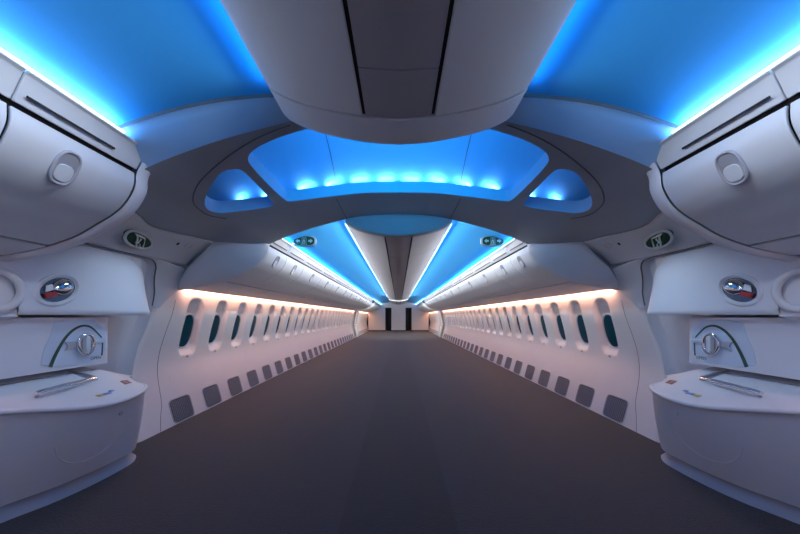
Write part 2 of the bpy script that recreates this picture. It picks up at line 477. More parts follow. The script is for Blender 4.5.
# ------------------------------------------------------------------ grey vault with the skylight lens
HA = [(0.0, 3.097), (-.525, 3.063), (-.773, 2.996), (-1.0, 2.92), (-1.046, 2.87), (-1.049, 2.204), (-1.017, 2.095), (-.926, 2.028), (-.756, 1.985), (-.5, 1.965), (0, 1.95)]
HA = HA+[(-x, y) for x, y in HA[-2:0:-1]]
HB = [(-1.144, 2.183), (-1.229, 2.16), (-1.353, 2.259), (-1.48, 2.384), (-1.544, 2.487), (-1.563, 2.587), (-1.517, 2.69), (-1.352, 2.817), (-1.176, 2.904), (-1.135, 2.86), (-1.11, 2.293), (-1.118, 2.213)]
HC = [(-x, y) for x, y in HB]
def dens(P, step=.05):
    out = []
    for i in range(len(P)):
        a = P[i]; b = P[(i+1) % len(P)]; n = max(1, int(math.dist(a, b)/step))
        out += [(a[0]+(b[0]-a[0])*k/n, a[1]+(b[1]-a[1])*k/n) for k in range(n)]
    return out
HA = dens(chaikin(HA, 2)); HB = dens(chaikin(HB, 2)); HC = dens(chaikin(HC, 2))
def vb(y): return 2.05+.20*math.exp(-((y-2.9)/.33)**2)
outL = [(0, 1.80), (-.62, 1.80), (-.64, 1.87), (-1.52, 1.87), (-1.56, 1.925), (-2.05, 1.925)]+[(-vb(y), y) for y in [2.0+.07*i for i in range(21)]]+[(-2.05, 3.47), (-1.56, 3.76), (0, 3.76)]
outer = dens(outL+[(-x, y) for x, y in outL[-2:0:-1]])
V, F = sheet(outer, [HA, HB, HC], lambda x, y: (x, y, zv(x)), .06)
vault = obj('ceiling_vault', V, F, M_VAULT, fix=False, angle=60); vault['kind'] = 'structure'
M_REC = mat('recess_lit_blue', (.25, .55, .80), .5)  # recess sides coloured blue to carry the LED light
for H in (HA, HB, HC):
    n = len(H)
    V = [(x, y, zv(x)) for x, y in H]+[(x, y, zv(x)+.105) for x, y in H]
    # thin return rim: wall ring plus small lip
    cx = sum(p[0] for p in H)/n; cy = sum(p[1] for p in H)/n
    V += [(cx+(x-cx)*1.06, cy+(y-cy)*1.06, zv(x)+.105) for x, y in H]
    F = [(i, (i+1) % n, n+(i+1) % n, n+i) for i in range(n)]+[(n+i, n+(i+1) % n, 2*n+(i+1) % n, 2*n+i) for i in range(n)]
    obj('recess_wall', V, F, M_REC, vault, fix=False)
# dome above the openings
def far_edge(x): return interp([(0, 3.12), (.525, 3.09), (.773, 3.02), (1.0, 2.96), (1.2, 2.93), (1.35, 2.86), (1.52, 2.74), (1.62, 2.6), (1.75, 2.45)], abs(x))
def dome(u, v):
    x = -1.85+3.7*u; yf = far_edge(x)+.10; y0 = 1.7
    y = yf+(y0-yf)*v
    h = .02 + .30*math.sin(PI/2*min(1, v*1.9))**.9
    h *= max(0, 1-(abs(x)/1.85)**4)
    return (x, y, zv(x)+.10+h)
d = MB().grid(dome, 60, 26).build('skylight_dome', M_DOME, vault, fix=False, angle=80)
for x0 in (-.62, .62):
    MB().tube([dome((x0+1.85)/3.7, v/26)[:2]+(dome((x0+1.85)/3.7, v/26)[2]-.002,) for v in range(1, 24)], .003, 6).build('dome_seam', M_SEAM, vault)
    MB().tube([(x0, y, zv(x0)-.001) for y in [3.10+.05*i for i in range(14)]], .003, 6).build('panel_seam', M_SEAM, vault)
# dark seam ringing the lens
SL = [(0, 3.5)]
S_ = [(-.66, 1.895), (-.841, 1.931), (-1.0, 1.985), (-1.172, 2.061), (-1.329, 2.143), (-1.44, 2.223), (-1.524, 2.314), (-1.58, 2.42), (-1.61, 2.6), (-1.58, 2.72), (-1.54, 2.79)]
for s in (-1, 1):
    P = spl(S_, 4)
    MB().tube([(-s*x if s > 0 else x, y, zv(x)-.001) for x, y in P], .0045, 6).build('lens_seam', M_SEAM, vault)

# ------------------------------------------------------------------ centre bins
def center(s, y0, y1, parent):
    P = [p for p in CENP if p[0] >= .172]
    P = [(.178, interp(CENP, .178))]+P
    return strip(P, .014, y0, y1, s).build('bin_door', M_CEN, parent, bevel=.005)
def center_unit(y0, y1, label, split=None):
    c = thing('centre_bin', label, 'luggage bin', (0, y0, 2.3), 'centre bins under the ceiling')
    car = [(-x, z+.016) for x, z in CENP[::-1]]+[(x, z+.016) for x, z in CENP[1:]]+[(.6, 2.44), (-.6, 2.44)]
    MB().prism(car, lambda p: (p[0], y0, p[1]), lambda p: (p[0], y1, p[1])).build('carcass', M_DARK, c)
    center(-1, y0+.006, y1-.006, c); center(1, y0+.006, y1-.006, c)
    P = [(-.162, interp(CENP, .162)), (-.08, interp(CENP, .08)), (0, 2.225), (.08, interp(CENP, .08)), (.162, interp(CENP, .162))]
    cuts = [y0+.003]+([split-.003, split+.003] if split else [])+[y1-.003]
    for a, b in zip(cuts[::2], cuts[1::2]):
        MB().prism(offset_profile(P, .014), lambda p: (p[0], a, p[1]+.004), lambda p: (p[0], b, p[1]+.004)).build('centre_panel', M_CENP, c, bevel=.004)
    return c
M_CENP = mat('centre_panel_grey', (.40, .40, .43), .42)
center_unit(-2.55, -1.2, 'grey centre bin farthest behind the viewpoint')
center_unit(-1.2, .18, 'grey centre bin just behind the viewpoint')
center_unit(.18, 1.545, 'large grey centre bin overhead with two long doors, nearest in view', split=1.243)
def end_shell(y0, y1, name, label, m, back, top):
    """solid end piece with the bin section; back: which end is closed and rounded (+1 = far end)"""
    full = [(-x, z) for x, z in CENP[::-1]]+CENP[1:]
    n = len(full); V = []; F = []
    st = [(0, 0.), (.5, 0.), (.8, .0), (.93, .006), (1., .02)]
    for t, up in st:
        yy = y0+(y1-y0)*t if back > 0 else y1-(y1-y0)*t
        V += [(x*(1-up*.4), yy, z+up) for x, z in full]
    for k in range(len(st)-1):
        for i in range(n-1): F.append((k*n+i, k*n+i+1, (k+1)*n+i+1, (k+1)*n+i))
    b = (len(st)-1)*n; yy = y1 if back > 0 else y0
    b2 = len(V); V += [(x, yy+.01*back, top(x)) for x, z in full]
    F += [(b+i, b+i+1, b2+i+1, b2+i) for i in range(n-1)]
    b3 = len(V); yo = y0 if back > 0 else y1
    V += [(x, yo, 2.44) for x, z in full]
    F += [(i, i+1, b3+i+1, b3+i) for i in range(n-1)]
    o = obj(name, V, F, m, fix=False); props(o, label, 'fairing'); return o
end_shell(1.553, 1.80, 'centre_bin_end_cap', 'rounded grey end of the overhead centre bins where the vault begins', M_CEN, 1, lambda x: zv(x)+.01)
end_shell(3.765, 3.86, 'centre_bin_end_cap', 'curved blue lit face where the far centre bins start below the arch', M_VAULT, -1, lambda x: zv(x)+.01)
yy = [3.866, 5.1, 6.3]+[7.5+1.2*i for i in range(9)]+[YD]
for k, (a, b) in enumerate(zip(yy, yy[1:])):
    center_unit(a, b, 'pale centre bin beyond the arch, %s in the row' % ORD[k])
yy = [YE+1.2*i for i in range(6)]
for k, (a, b) in enumerate(zip(yy, yy[1:])):
    center_unit(a, b, 'tiny distant centre bin past the second door, %s' % ORD[k])
# second door zone ceiling
for s, side in SIDES:
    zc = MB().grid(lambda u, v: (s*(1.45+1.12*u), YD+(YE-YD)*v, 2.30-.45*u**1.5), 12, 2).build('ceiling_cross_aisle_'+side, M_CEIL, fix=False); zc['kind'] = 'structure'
    MB().grid(lambda u, v: (s*(1.45+1.12*u), YD, 2.30-.45*u**1.5-.3*v*u), 12, 1).build('bin_end', M_WHITE, zc, fix=False)
hd = MB()
P = [(-.66, 2.40)]+[(-x, z-.02) for x, z in CENP[::-1]]+[(x, z-.02) for x, z in CENP[1:]]+[(.66, 2.40)]
hd.prism(P, lambda p: (p[0], YD+.01, p[1]), lambda p: (p[0], YD+.12, p[1]))
props(hd.build('cross_aisle_header', M_WHITE), 'small distant white header across the second door zone', 'header')

# ------------------------------------------------------------------ door zones: lintel, recess, door
def ov(y, z, x): return (x, y, z)
for s, side in SIDES:
    # lintel panel: from vault edge down to the door opening, then down the far jamb to the fairing
    def lint(u, v):   # u along Y, v down
        ye = 3.505+.11*v
        y = 1.93+(ye-1.93)*u
        xa = vb(y) if y < 3.4 else 2.05; za = 2.08-.004
        xb, zb = 2.45, 1.83
        x = xa+(xb-xa)*v; z = za+(zb-za)*v
        b = .03*math.sin(PI*v); x += b*.5; z += b*.6
        if y > 3.2:
            k = (y-3.2)/.3; y2 = y
        return (s*x, y, z)
    lv = thing('door_lintel', 'grey ceiling panel over the %s door carrying the exit sign' % side, 'panel', (s*2.25, 2.7, 1.95))
    MB().grid(lint, 30, 12).build('lining', M_LINT if 'M_LINT' in globals() else globals().setdefault('M_LINT', mat('lintel_liner', (.54, .58, .63), .45)), lv, fix=False, solid=.004)
    # opening edge: rounded return running along the top of the door and down the far jamb
    EDGE = [(2.45, 1.93, 1.83), (2.45, 2.4, 1.83), (2.45, 3.0, 1.83), (2.46, 3.14, 1.82), (2.49, 3.215, 1.77), (2.53, 3.25, 1.69), (2.56, 3.28, 1.60), (2.58, 3.31, 1.50), (W(1.34), 3.33, 1.34), (W(1.13), 3.31, 1.13), (W(.9), 3.25, .9), (W(.5), 3.15, .5), (W(.25), 3.11, .25), (W(0), 3.07, 0)]
    ED = resample(spl(EDGE, 4), 60)
    # jamb panel between the opening edge and fairing/sidewall edge
    OUT = [(2.45, 3.02, 1.832), (2.45, 3.3, 1.832), (2.45, 3.58, 1.80), (2.55, 3.63, 1.67), (2.60, 3.68, 1.56)]
    OUT2 = [(2.66, edge_y(1.5), 1.5), (2.69, edge_y(1.34), 1.34)]
    JI = resample(spl(EDGE[2:9], 4), 24); JO = resample(OUT+[(W(1.45)-.03, 3.50, 1.45), (W(1.34)-.035, 3.38, 1.34)], 24)
    MB().grid(lambda u, v: tuple((s if i == 0 else 1)*(JI[min(24, round(u*24))][i]*(1-v)+JO[min(24, round(u*24))][i]*v)-(s*.012*math.sin(PI*v) if i == 0 else 0) for i in range(3)), 24, 8).build('jamb_lining', M_LINT, lv, fix=False)
    # concave return from the opening edge outboard to the door skin
    def ret(u, v):
        i = min(60, round(u*60)); x, y, z = ED[i]
        k = min(1, max(0, (i-14)/10)); # 0 on the top run, 1 on the jamb
        a = v*PI/2
        ox = .13*math.sin(a); oy = -.14*(1-math.cos(a))*k; oz = -.07*(1-math.cos(a))*(1-k)
        return (s*(x+ox), y+oy, z+oz)
    MB().grid(ret, 60, 8).build('opening_return', M_DOOR, lv, fix=False)
    MB().tube([(s*(x+.008), y-.0, z-.004) for x, y, z in ED[:34]], .007, 6).build('opening_seal', M_SEAM, lv)
    # speaker dots on the lintel
    def lp(y, v, h=0):
        x, yy_, z = lint((y-1.93)/(3.5-1.93), v); return Vector((x-s*h*.53, yy_, z-h*.85))
    o = MB().prism(ring((3.17, .38), .012, .05, 12, 2), lambda p: lp(p[0], p[1], .004), lambda p: lp(p[0], p[1], -.004)).build('lintel_speaker', M_DARK)
    props(o, 'small round dark speaker dot in the grey panel near the %s exit sign' % side, 'speaker')
    o = MB().tube([lp(3.28+.035*math.cos(a), .36+.09*math.sin(a), .004) for a in [i*PI/8 for i in range(16)]], .003, 6, True).build('call_button', M_FRAME)
    props(o, 'faint round button ring beside the small speaker above the %s door' % side, 'button')

    # ---- door
    D = thing('door_%d' % (1 if s < 0 else 2), 'white aircraft passenger door with hood and dial handle on the %s' % side, 'door', (s*2.6, 2.45, 1.0)); D['kind'] = 'structure'
    def skin(u, v):
        z = 1.84*v; y = 1.90+1.48*u; return (s*(W(min(z, 1.3))+.10-(.20*max(0, (z-1.3)/.54)**1.5)), y, z)
    MB().grid(skin, 6, 24).build('door_skin', M_DOOR, D, fix=False)
    # hood
    y0, y1, zb, zt = 1.93, 3.04, 1.262, 1.82
    def hood(u, v):   # u 0..1 along y (u=1 far end), v 0..1 upwards
        y = y0+(y1-y0)*u; z = zb+(zt-zb)*v
        dr = (y1-y)/(.12+.20*v); dt = (zt-z)/.24; db = (z-zb)/.03
        k = 1
        a = max(0, 1-dr); t = max(0, 1-dt); r = min(1, (a**2.6+t**2.4)**.5)
        k = (1-r*r)**.5 if r < 1 else 0
        kb = .93+.07*min(1, db)**.5
        face = 2.345+.075*v
        back = 2.60-.10*v
        x = back+(face-back)*(k*kb)
        return (s*x, y, z)
    hm = MB().grid(hood, 44, 36)
    # underside
    hm.grid(lambda u, v: (s*(abs(hood(u, 0)[0])+(2.70-abs(hood(u, 0)[0]))*v), hood(u, 0)[1], zb), 44, 3)
    hd_ = hm.build('hood', M_DOOR, D, fix=False)
    # oval indicator recess in the hood
    cy, cz = 2.17, 1.437
    def he(u_, v_, h=0):   # local ellipse frame on the hood face, tilted major axis
        a = math.radians(28); y = cy+u_*math.cos(a)-v_*math.sin(a); z = cz+u_*math.sin(a)+v_*math.cos(a)
        x = abs(hood((y-y0)/(y1-y0), (z-zb)/(zt-zb))[0]); return (s*(x-h), y, z)
    E = ring((0, 0), 1, 1, 36, 2)
    orim = MB().tube([he(p[0]*.150, p[1]*.093, .0) for p in E], .014, 8, True).build('porthole_rim', M_DOOR, D)
    bw = MB().grid(lambda u, v: he(math.cos(2*PI*u)*.125*(1-v), math.sin(2*PI*u)*.075*(1-v), .003-.0*v), 36, 1, closeu=True).build('porthole_bowl', M_STEELD if 'M_STEELD' in globals() else globals().setdefault('M_STEELD', mat('dark_metal', (.12, .12, .14), .25, .8, var=.3, vscale=30)), orim, fix=False)
    MB().grid(lambda u, v: he(.035+math.cos(2*PI*u)*.075*math.cos(v*PI/2), .005+math.sin(2*PI*u)*.052*math.cos(v*PI/2), .006+.035*math.sin(v*PI/2)), 24, 8, closeu=True).build('indicator_dome', M_CHROME, orim)
    MB().prism([(-.112, -.012), (-.04, -.028), (-.035, .0), (-.105, .018)], lambda p: he(p[0], p[1], .006), lambda p: he(p[0], p[1], .022)).build('red_flag', M_RED, orim, bevel=.003)
    MB().prism([(-.09, .02), (-.03, .012), (-.02, .05), (-.06, .055)], lambda p: he(p[0], p[1], .006), lambda p: he(p[0], p[1], .014)).build('indicator_tab', M_SIGNW, orim, bevel=.003)
    # middle panel with the handle
    py0, py1, pz0, pz1, px = 1.70, 2.70, .862, 1.243, 2.45
    def mid(u, v):
        z = pz0+(pz1-pz0)*v; y = py0+(py1+.02*v-py0)*u; dr = (py1-y)/.10
        r = max(0, 1-dr); k = (1-min(1, r)**2)**.5
        return (s*(2.60-(2.60-px)*k-.0), y, z)
    mm = MB().grid(mid, 50, 10)
    mm.grid(lambda u, v: (s*(abs(mid(u, 0)[0])+(2.75-abs(mid(u, 0)[0]))*v), mid(u, 0)[1], pz0), 50, 2)
    mm.grid(lambda u, v: (s*(abs(mid(u, 1)[0])+(2.75-abs(mid(u, 1)[0]))*v), mid(u, 1)[1], pz1), 50, 2)
    mp = mm.build('door_panel', M_DOOR, D, fix=False)
    def fp2(y, z, h=0): return (s*(px-h), y, z)
    # handle plate
    pl = dens(chaikin([(2.13, .885), (2.15, 1.02), (2.2, 1.13), (2.22, 1.225), (2.60, 1.225), (2.605, .885)], 1), .05)
    MB().prism(pl, lambda p: fp2(p[0], p[1], .004), lambda p: fp2(p[0], p[1], -.01)).build('handle_plate', M_PLATE, D, bevel=.002)
    hc = (2.40, 1.115)    # dial centre: z about 1.10
    hc = (2.425, 1.035)
    arc = spl([(2.19, .895), (2.225, .98), (2.28, 1.08), (2.34, 1.145), (2.41, 1.178), (2.48, 1.165), (2.54, 1.11), (2.57, 1.075)], 5)
    am = MB()
    n = len(arc)
    for i, (a, b) in enumerate(zip(arc, arc[1:])):
        wa = .013-.008*i/n; wb = .013-.008*(i+1)/n
        d = Vector((b[0]-a[0], b[1]-a[1])).normalized(); q = Vector((-d.y, d.x))
        am.add([fp2(a[0]+q.x*wa, a[1]+q.y*wa, .006), fp2(a[0]-q.x*wa, a[1]-q.y*wa, .006), fp2(b[0]-q.x*wb, b[1]-q.y*wb, .006), fp2(b[0]+q.x*wb, b[1]+q.y*wb, .006)], [(0, 1, 2, 3)])
    am.build('travel_arc', M_GREENB, D, fix=False)
    MB().prism([(2.568, .93), (2.578, .93), (2.584, 1.05), (2.574, 1.05)], lambda p: fp2(p[0], p[1], .0065), lambda p: fp2(p[0], p[1], .002)).build('travel_mark', M_GREENB, D)
    R = ring(hc, .058, .075, 32, 2)
    dial = MB().tube([fp2(p[0], p[1], .022) for p in R], .013, 10, True).build('dial_handle', M_CHROME, D)
    MB().prism(ring(hc, .056, .073, 28, 2), lambda p: fp2(p[0], p[1], .004), lambda p: fp2(p[0], p[1], .012)).build('dial_cup', M_STEELG, dial)
    MB().prism(ring(hc, .018, .066, 24, 3), lambda p: fp2(p[0], p[1], .012), lambda p: fp2(p[0], p[1], .045)).build('dial_grip', M_BIN, dial, bevel=.004)
    MB().prism([(2.28, 1.0), (2.375, 1.02), (2.375, 1.06), (2.28, 1.065), (2.30, 1.032)], lambda p: fp2(p[0], p[1], .006), lambda p: fp2(p[0], p[1], .016)).build('dial_pointer', M_STEELG, D, bevel=.002)
    MB().prism([(2.47, 1.035), (2.60, 1.035), (2.60, 1.065), (2.47, 1.065)], lambda p: fp2(p[0], p[1], .005), lambda p: fp2(p[0], p[1], .014)).build('handle_bar', M_PLATE, D, bevel=.003)
    tx = bpy.data.curves.new('open_text', 'FONT'); tx.body = 'OPEN'; tx.size = .034; tx.extrude = .0005; tx.align_x = 'CENTER'
    to = bpy.data.objects.new('open_lettering', tx); COL.objects.link(to); to.parent = D; tx.materials.append(M_GREYL)
    # readable from the aisle: local x runs with +y on the left wall, -y on the right wall
    X = Vector((0, 1, 0)) if s < 0 else Vector((0, -1, 0)); Z = Vector((-s, 0, 0)); Y = Vector((0, 0, 1))
    mw = Matrix((X, Y, Z)).transposed().to_4x4(); loc = Vector((s*(px-.006), 2.52, .905)) - D.location
    to.matrix_basis = Matrix.Translation(loc) @ mw

    # ---- escape slide cover (bustle)
    B = thing('slide_pack_cover', 'bulging white slide cover with chrome grab bar below the %s door handle' % side, 'slide cover', (s*2.3, 2.4, 0))
    TOP = [(2.62, 1.42, .77), (2.44, 1.44, .77), (2.30, 1.52, .76), (2.22, 1.62, .745), (2.15, 1.75, .72), (2.09, 1.9, .685), (2.05, 2.05, .65), (2.04, 2.2, .632), (2.06, 2.38, .625), (2.12, 2.56, .625), (2.20, 2.70, .622), (2.30, 2.83, .615), (2.40, 2.92, .61), (2.52, 2.98, .61), (2.66, 3.0, .61)]
    BOT = [(2.64, 1.50, .10), (2.54, 1.52, .10), (2.50, 1.60, .10), (2.47, 1.72, .10), (2.42, 1.85, .10), (2.37, 1.97, .10), (2.32, 2.08, .10), (2.285, 2.22, .10), (2.265, 2.38, .10), (2.262, 2.55, .10), (2.275, 2.67, .10), (2.33, 2.77, .10), (2.39, 2.83, .10), (2.50, 2.88, .10), (2.64, 2.90, .10)]
    T = resample(spl(TOP, 4), 70); Bt = resample(spl(BOT, 4), 70)
    def body(u, v):   # v 0 bottom .. 1 top
        i = min(70, round(u*70)); a = Vector(Bt[i]); b = Vector(T[i]); p = a.lerp(b, v)
        k = v
        bulge = .012*math.sin(PI*k)
        # bulge outwards from the pack centre
        d = Vector((p.x-2.62, p.y-2.25, 0)).normalized()
        p += d*bulge
        return (s*p.x, p.y, p.z)
    bm_ = MB().grid(body, 70, 16)
    bd = bm_.build('cover_body', M_DOOR, B, fix=False)
    # rounded lip along the top edge
    lip = [Vector(T[i])+Vector((T[i][0]-2.62, T[i][1]-2.25, 0)).normalized()*.004 for i in range(71)]
    MB().tube([(s*p.x, p.y, p.z+.0) for p in lip], .017, 10).build('top_lip', M_WHITE, B)
    # lid rising from the lip back to the door panel
    def lid(u, v):
        i = min(70, round(u*70)); a = Vector(T[i]); a.z += .012
        yb = max(1.45, min(2.93, a.y+(2.3-a.y)*.12)); 
        b = Vector((2.50, yb, .815 if yb < 2.6 else .815-.12*min(1, (yb-2.6)/.3)))
        if a.x > 2.50: b = Vector((a.x+.02, a.y, a.z+.02))
        p = a.lerp(b, v)
        p.z = a.z+(b.z-a.z)*(v**1.35)
        return (s*p.x, p.y, p.z)
    ld = MB().grid(lid, 70, 10).build('cover_lid', M_WHITE, B, fix=False)
    MB().grid(lambda u, v: (s*(2.50+.2*v), 1.45+1.5*u, .82+.03*v) if u < .75 else (s*(2.50+.2*v), 1.45+1.5*u, .82+.03*v-.13*min(1, (u-.75)/.2)), 20, 1).build('lid_shelf', M_WHITE, B, fix=False)
    # flared skirt to the floor
    def skirt(u, v):
        i = min(70, round(u*70)); a = Vector(Bt[i]); d = Vector((a.x-2.62, a.y-2.25, 0)).normalized()
        p = a-d*(.03+.03*v) + d*(.03*(1-v)**3); p.z = .104*v
        return (s*p.x, p.y, p.z)
    MB().grid(skirt, 70, 8).build('skirt', M_SKIRT if 'M_SKIRT' in globals() else globals().setdefault('M_SKIRT', mat('skirt_grey', (.27, .30, .36), .4)), B, fix=False)
    # embossed smile on the body
    def bpnt(y, z, h=.0):
        best = min(range(71), key=lambda i: abs(body(i/70, (z-.1)/.53)[1]-y)+ (5 if T[i][0] > 2.45 else 0))
        x, yy2, z2 = body(best/70, (z-.1)/.53); return (x-s*h, y, z2)
    MB().tube([bpnt(2.22+.26*math.cos(a), .50+.27*math.sin(a), -.001) for a in [PI*1.02+PI*.96*i/40 for i in range(41)]], .004, 6).build('embossed_arc', M_DOOR, B)
    # grab bar
    def lidz(x, y): return .70+.25*(x-2.1)*.9
    gb = MB().tube(spl([(s*2.27, 1.95, .768), (s*2.31, 2.12, .765), (s*2.36, 2.34, .760), (s*2.385, 2.45, .757)], 4), [.012]+[.018]*3+[.021]*10, 10)
    gb = gb.build('grab_bar', M_CHROME, B)
    MB().tube([(s*2.385, 2.455, .757), (s*2.44, 2.43, .785), (s*2.54, 2.40, .815)], .022, 10).build('bar_arm', M_STEEL, gb)
    MB().tube([(s*2.27, 1.955, .768), (s*2.275, 1.975, .76), (s*2.33, 1.98, .71)], .008, 8).build('bar_stub', M_STEEL, gb)
    # little placards on the lid
    def lidpt(x, y):
        best = None
        for i in range(5, 66):
            for j in range(0, 21):
                p = lid(i/70, j/20); dd = (abs(p[0])-x)**2+(p[1]-y)**2
                if best is None or dd < best[0]: best = (dd, p)
        return best[1][2]
    for nm, m_, x, y, dx, dy in (('yellow_placard', M_YEL, 2.17, 2.27, .016, .022), ('blue_placard', M_BLUEL, 2.18, 2.335, .012, .03), ('blue_placard', M_BLUEL, 2.20, 2.39, .010, .018), ('orange_placard', M_ORL, 2.30, 2.62, .022, .02), ('orange_placard', M_ORL, 2.33, 2.69, .022, .012)):
        z = lidpt(x, y); z1 = lidpt(x-dx, y); z2 = lidpt(x+dx, y)
        obj(nm, [(s*(x-dx), y-dy, z1+.005), (s*(x+dx), y-dy, z2+.005), (s*(x+dx), y+dy, z2+.005), (s*(x-dx), y+dy, z1+.005)], [(0, 1, 2, 3)], m_, B, solid=.002)
    q = bpnt(2.34, .53, .0)
    MB().prism(ring((0, 0), .016, .016, 14, 2), lambda p: (q[0]-s*.006, q[1]+p[0], q[2]+p[1]), lambda p: (q[0]+s*.01, q[1]+p[0], q[2]+p[1])).build('release_button', M_STEELG, B)

    # ---- assist handle ring on the near jamb
    A_ = thing('assist_handle', 'pale ring shaped assist handle beside the %s door hood' % side, 'handle', (s*2.36, 1.80, 1.42))
    c = Vector((s*2.335, 1.80, 1.405))
    P = [c+Vector((s*.0, .13*math.cos(a), .115*math.sin(a))) for a in [i*2*PI/36 for i in range(36)]]
    MB().tube(P, .021, 10, True).build('grip_ring', M_WHITE, A_)
    MB().tube([(s*2.34, 1.735, 1.50), (s*2.44, 1.735, 1.51)], .016, 10).build('upper_mount', M_WHITE, A_)
    MB().tube([(s*2.34, 1.735, 1.31), (s*2.46, 1.735, 1.31)], .016, 10).build('lower_mount', M_WHITE, A_)
    # seam where the near wall meets the hood
    o = MB().tube(spl([(s*2.405, 1.95, 1.62), (s*2.40, 1.948, 1.50), (s*2.42, 1.945, 1.38), (s*2.45, 1.94, 1.25)], 4), .004, 6).build('trim_seam_'+side, M_SEAM); o['kind'] = 'structure'

    # ---- exit signs
    sg = thing('exit_sign', 'dark green oval exit sign in the grey panel above the %s door' % side, 'sign', (s*2.26, 2.75, 1.95), 'oval exit signs over the doors')
    E = ring((2.76, .50), .16, .17, 32, 2.2)
    hv = lambda v: .13*max(0, v-.30)
    MB().tube([lp(p[0], p[1], .012+hv(p[1])) for p in E], .012, 8, True).build('sign_rim', M_BAND, sg)
    MB().prism([(2.76+(p[0]-2.76)*.93, .50+(p[1]-.50)*.9) for p in E], lambda p: lp(p[0], p[1], .022+hv(p[1])), lambda p: lp(p[0], p[1], -.004)).build('sign_face', M_GREEN, sg)
    fg = MB()
    def q4(pts): fg.prism(pts, lambda p: lp(2.76+1.3*p[0], .50+1.3*p[1], .042+hv(.5+1.3*p[1])), lambda p: lp(2.76+1.3*p[0], .50+1.3*p[1], .018+hv(.5+1.3*p[1])))
    # doorway outline and running figure
    q4([(.012, .10), (.050, .10), (.050, .085), (.012, .085)]); q4([(.044, .085), (.050, .085), (.050, -.085), (.044, -.085)]); q4([(.012, .085), (.018, .085), (.018, .03), (.012, .03)])
    q4([(-.020, .055), (-.008, .055), (-.008, .085), (-.020, .085)]); q4([(-.030, .045), (.004, .02), (.0, -.0), (-.030, .02)]); q4([(-.028, .02), (-.012, .02), (-.020, -.07), (-.034, -.07)]); q4([(-.012, .01), (.0, .0), (.016, -.06), (.006, -.07)]); q4([(-.06, -.085), (.05, -.085), (.05, -.1), (-.06, -.1)])
    fg.build('running_figure', M_SIGNW, sg)
    # hanging sign at the start of the far ceiling
    cx_, cy_, cz_ = s*1.30, 4.30, 2.292
    hs = thing('exit_sign', 'oval exit sign with arrows hanging from the blue lit ceiling beyond the arch, %s one' % side, 'sign', (cx_, cy_, cz_), 'exit signs hanging beyond the arch')
    E = ring((0, 0), .165, .078, 36, 3)
    def hp(y): return lambda p: (cx_+p[0], y, cz_+p[1])
    MB().prism(E, hp(cy_), hp(cy_+.035)).build('sign_housing', M_SIGNB, hs, bevel=.006)
    MB().prism([(p[0]*.86, p[1]*.80) for p in E], hp(cy_-.004), hp(cy_+.004)).build('sign_face', M_GREEN, hs)
    MB().box((cx_-.05, cy_+.01, cz_+.07), (cx_+.05, cy_+.03, cz_+.11)).build('sign_bracket', M_BAND, hs)
    fg = MB()
    def r4(a, b, c, d): fg.prism([(a, b), (c, b), (c, d), (a, d)], hp(cy_-.006), hp(cy_-.002))
    r4(-.03, .04, .03, .046); r4(-.03, -.045, -.025, .046); r4(.025, -.045, .03, .046); r4(-.008, .022, .006, .034); r4(-.016, -.005, .012, .016); r4(-.018, -.04, -.008, -.005); r4(.004, -.04, .014, -.005); r4(-.045, -.052, .045, -.047)
    fg.build('doorway_symbol', M_SIGNT, hs)
    for q_ in (-1, 1):
        fg = MB(); pts = [(q_*.12, 0), (q_*.085, .03), (q_*.085, .012), (q_*.058, .012), (q_*.058, -.012), (q_*.085, -.012), (q_*.085, -.03)]
        fg.prism(pts, hp(cy_-.006), hp(cy_-.002)).build('arrow_symbol', M_SIGNT, hs)

    # ---- second door zone: distant door cover and jamb
    d3 = thing('door_%d' % (3 if s < 0 else 4), 'small distant passenger door on the %s' % side, 'door', (s*2.6, 19.0, 0)); d3['kind'] = 'structure'
    q = MB(); q.grid(lambda u, v: (s*(2.40+.05*math.cos(PI*u)**2+.05*(1-v)), 18.45+.9*u, .02+.66*v), 10, 6); q.build('door_cover', M_WHITE, d3, fix=False)
    MB().box((s*2.44-.06, 18.42, .68), (s*2.44+.2*s, 19.4, .72)).build('cover_lid', M_WHITE, d3)
    MB().box((s*2.50-.04, 18.5, .8), (s*2.50+.04, 19.3, 1.25)).build('door_panel', M_WHITE, d3, bevel=.01)
    MB().box((s*2.47-.05, 18.45, 1.28), (s*2.47+.05, 19.35, 1.7)).build('hood', M_WHITE, d3, bevel=.02)

# ------------------------------------------------------------------ far end partitions
def pbox(name, x0, x1, z0, z1, m=M_PART, y=YR-.45, t=.05):
    o = MB().box((x0, y, z0), (x1, y+t, z1)).build(name, m, smooth=False); return o
for i, (x0, x1, nm, lb) in enumerate(((-.60, .60, 'partition', 'pale closet partition standing between the two dark passages at the far end'), (-2.55, -1.12, 'partition', 'pale partition at the far end beside the left dark passage'), (1.12, 2.55, 'partition', 'pale partition at the far end beside the right dark passage'))):
    t = thing(nm, lb, 'partition', ((x0+x1)/2, YR-.45, 0), 'partitions at the far end of the cabin')
    MB().box((x0, YR-.45, .0), (x1, YR-.40, 2.02)).build('panel', M_PART, t, smooth=False)
    MB().box((x0, YR-.462, .0), (x1, YR-.451, .10)).build('kick_plate', M_GRILLE, t, smooth=False)
wb = MB().box((-2.7, YR-.42, 2.0), (2.7, YR-.34, 2.6)).build('wall_back', M_PART, smooth=False); wb['kind'] = 'structure'
MB().box((-2.7, YR+1.4, 0), (2.7, YR+1.45, 2.6)).build('end_lining', M_CURT, wb, smooth=False)
for s, side in SIDES:
    V = []
    c = MB().grid(lambda u, v: (s*(.62+.26*u), YR+.1+.025*math.sin(u*PI*6), .03+1.93*v), 36, 1).build('galley_curtain', M_CURT, fix=False, solid=.004)
    props(c, 'dark curtain in the %s passage at the far end of the cabin' % side, 'curtain')
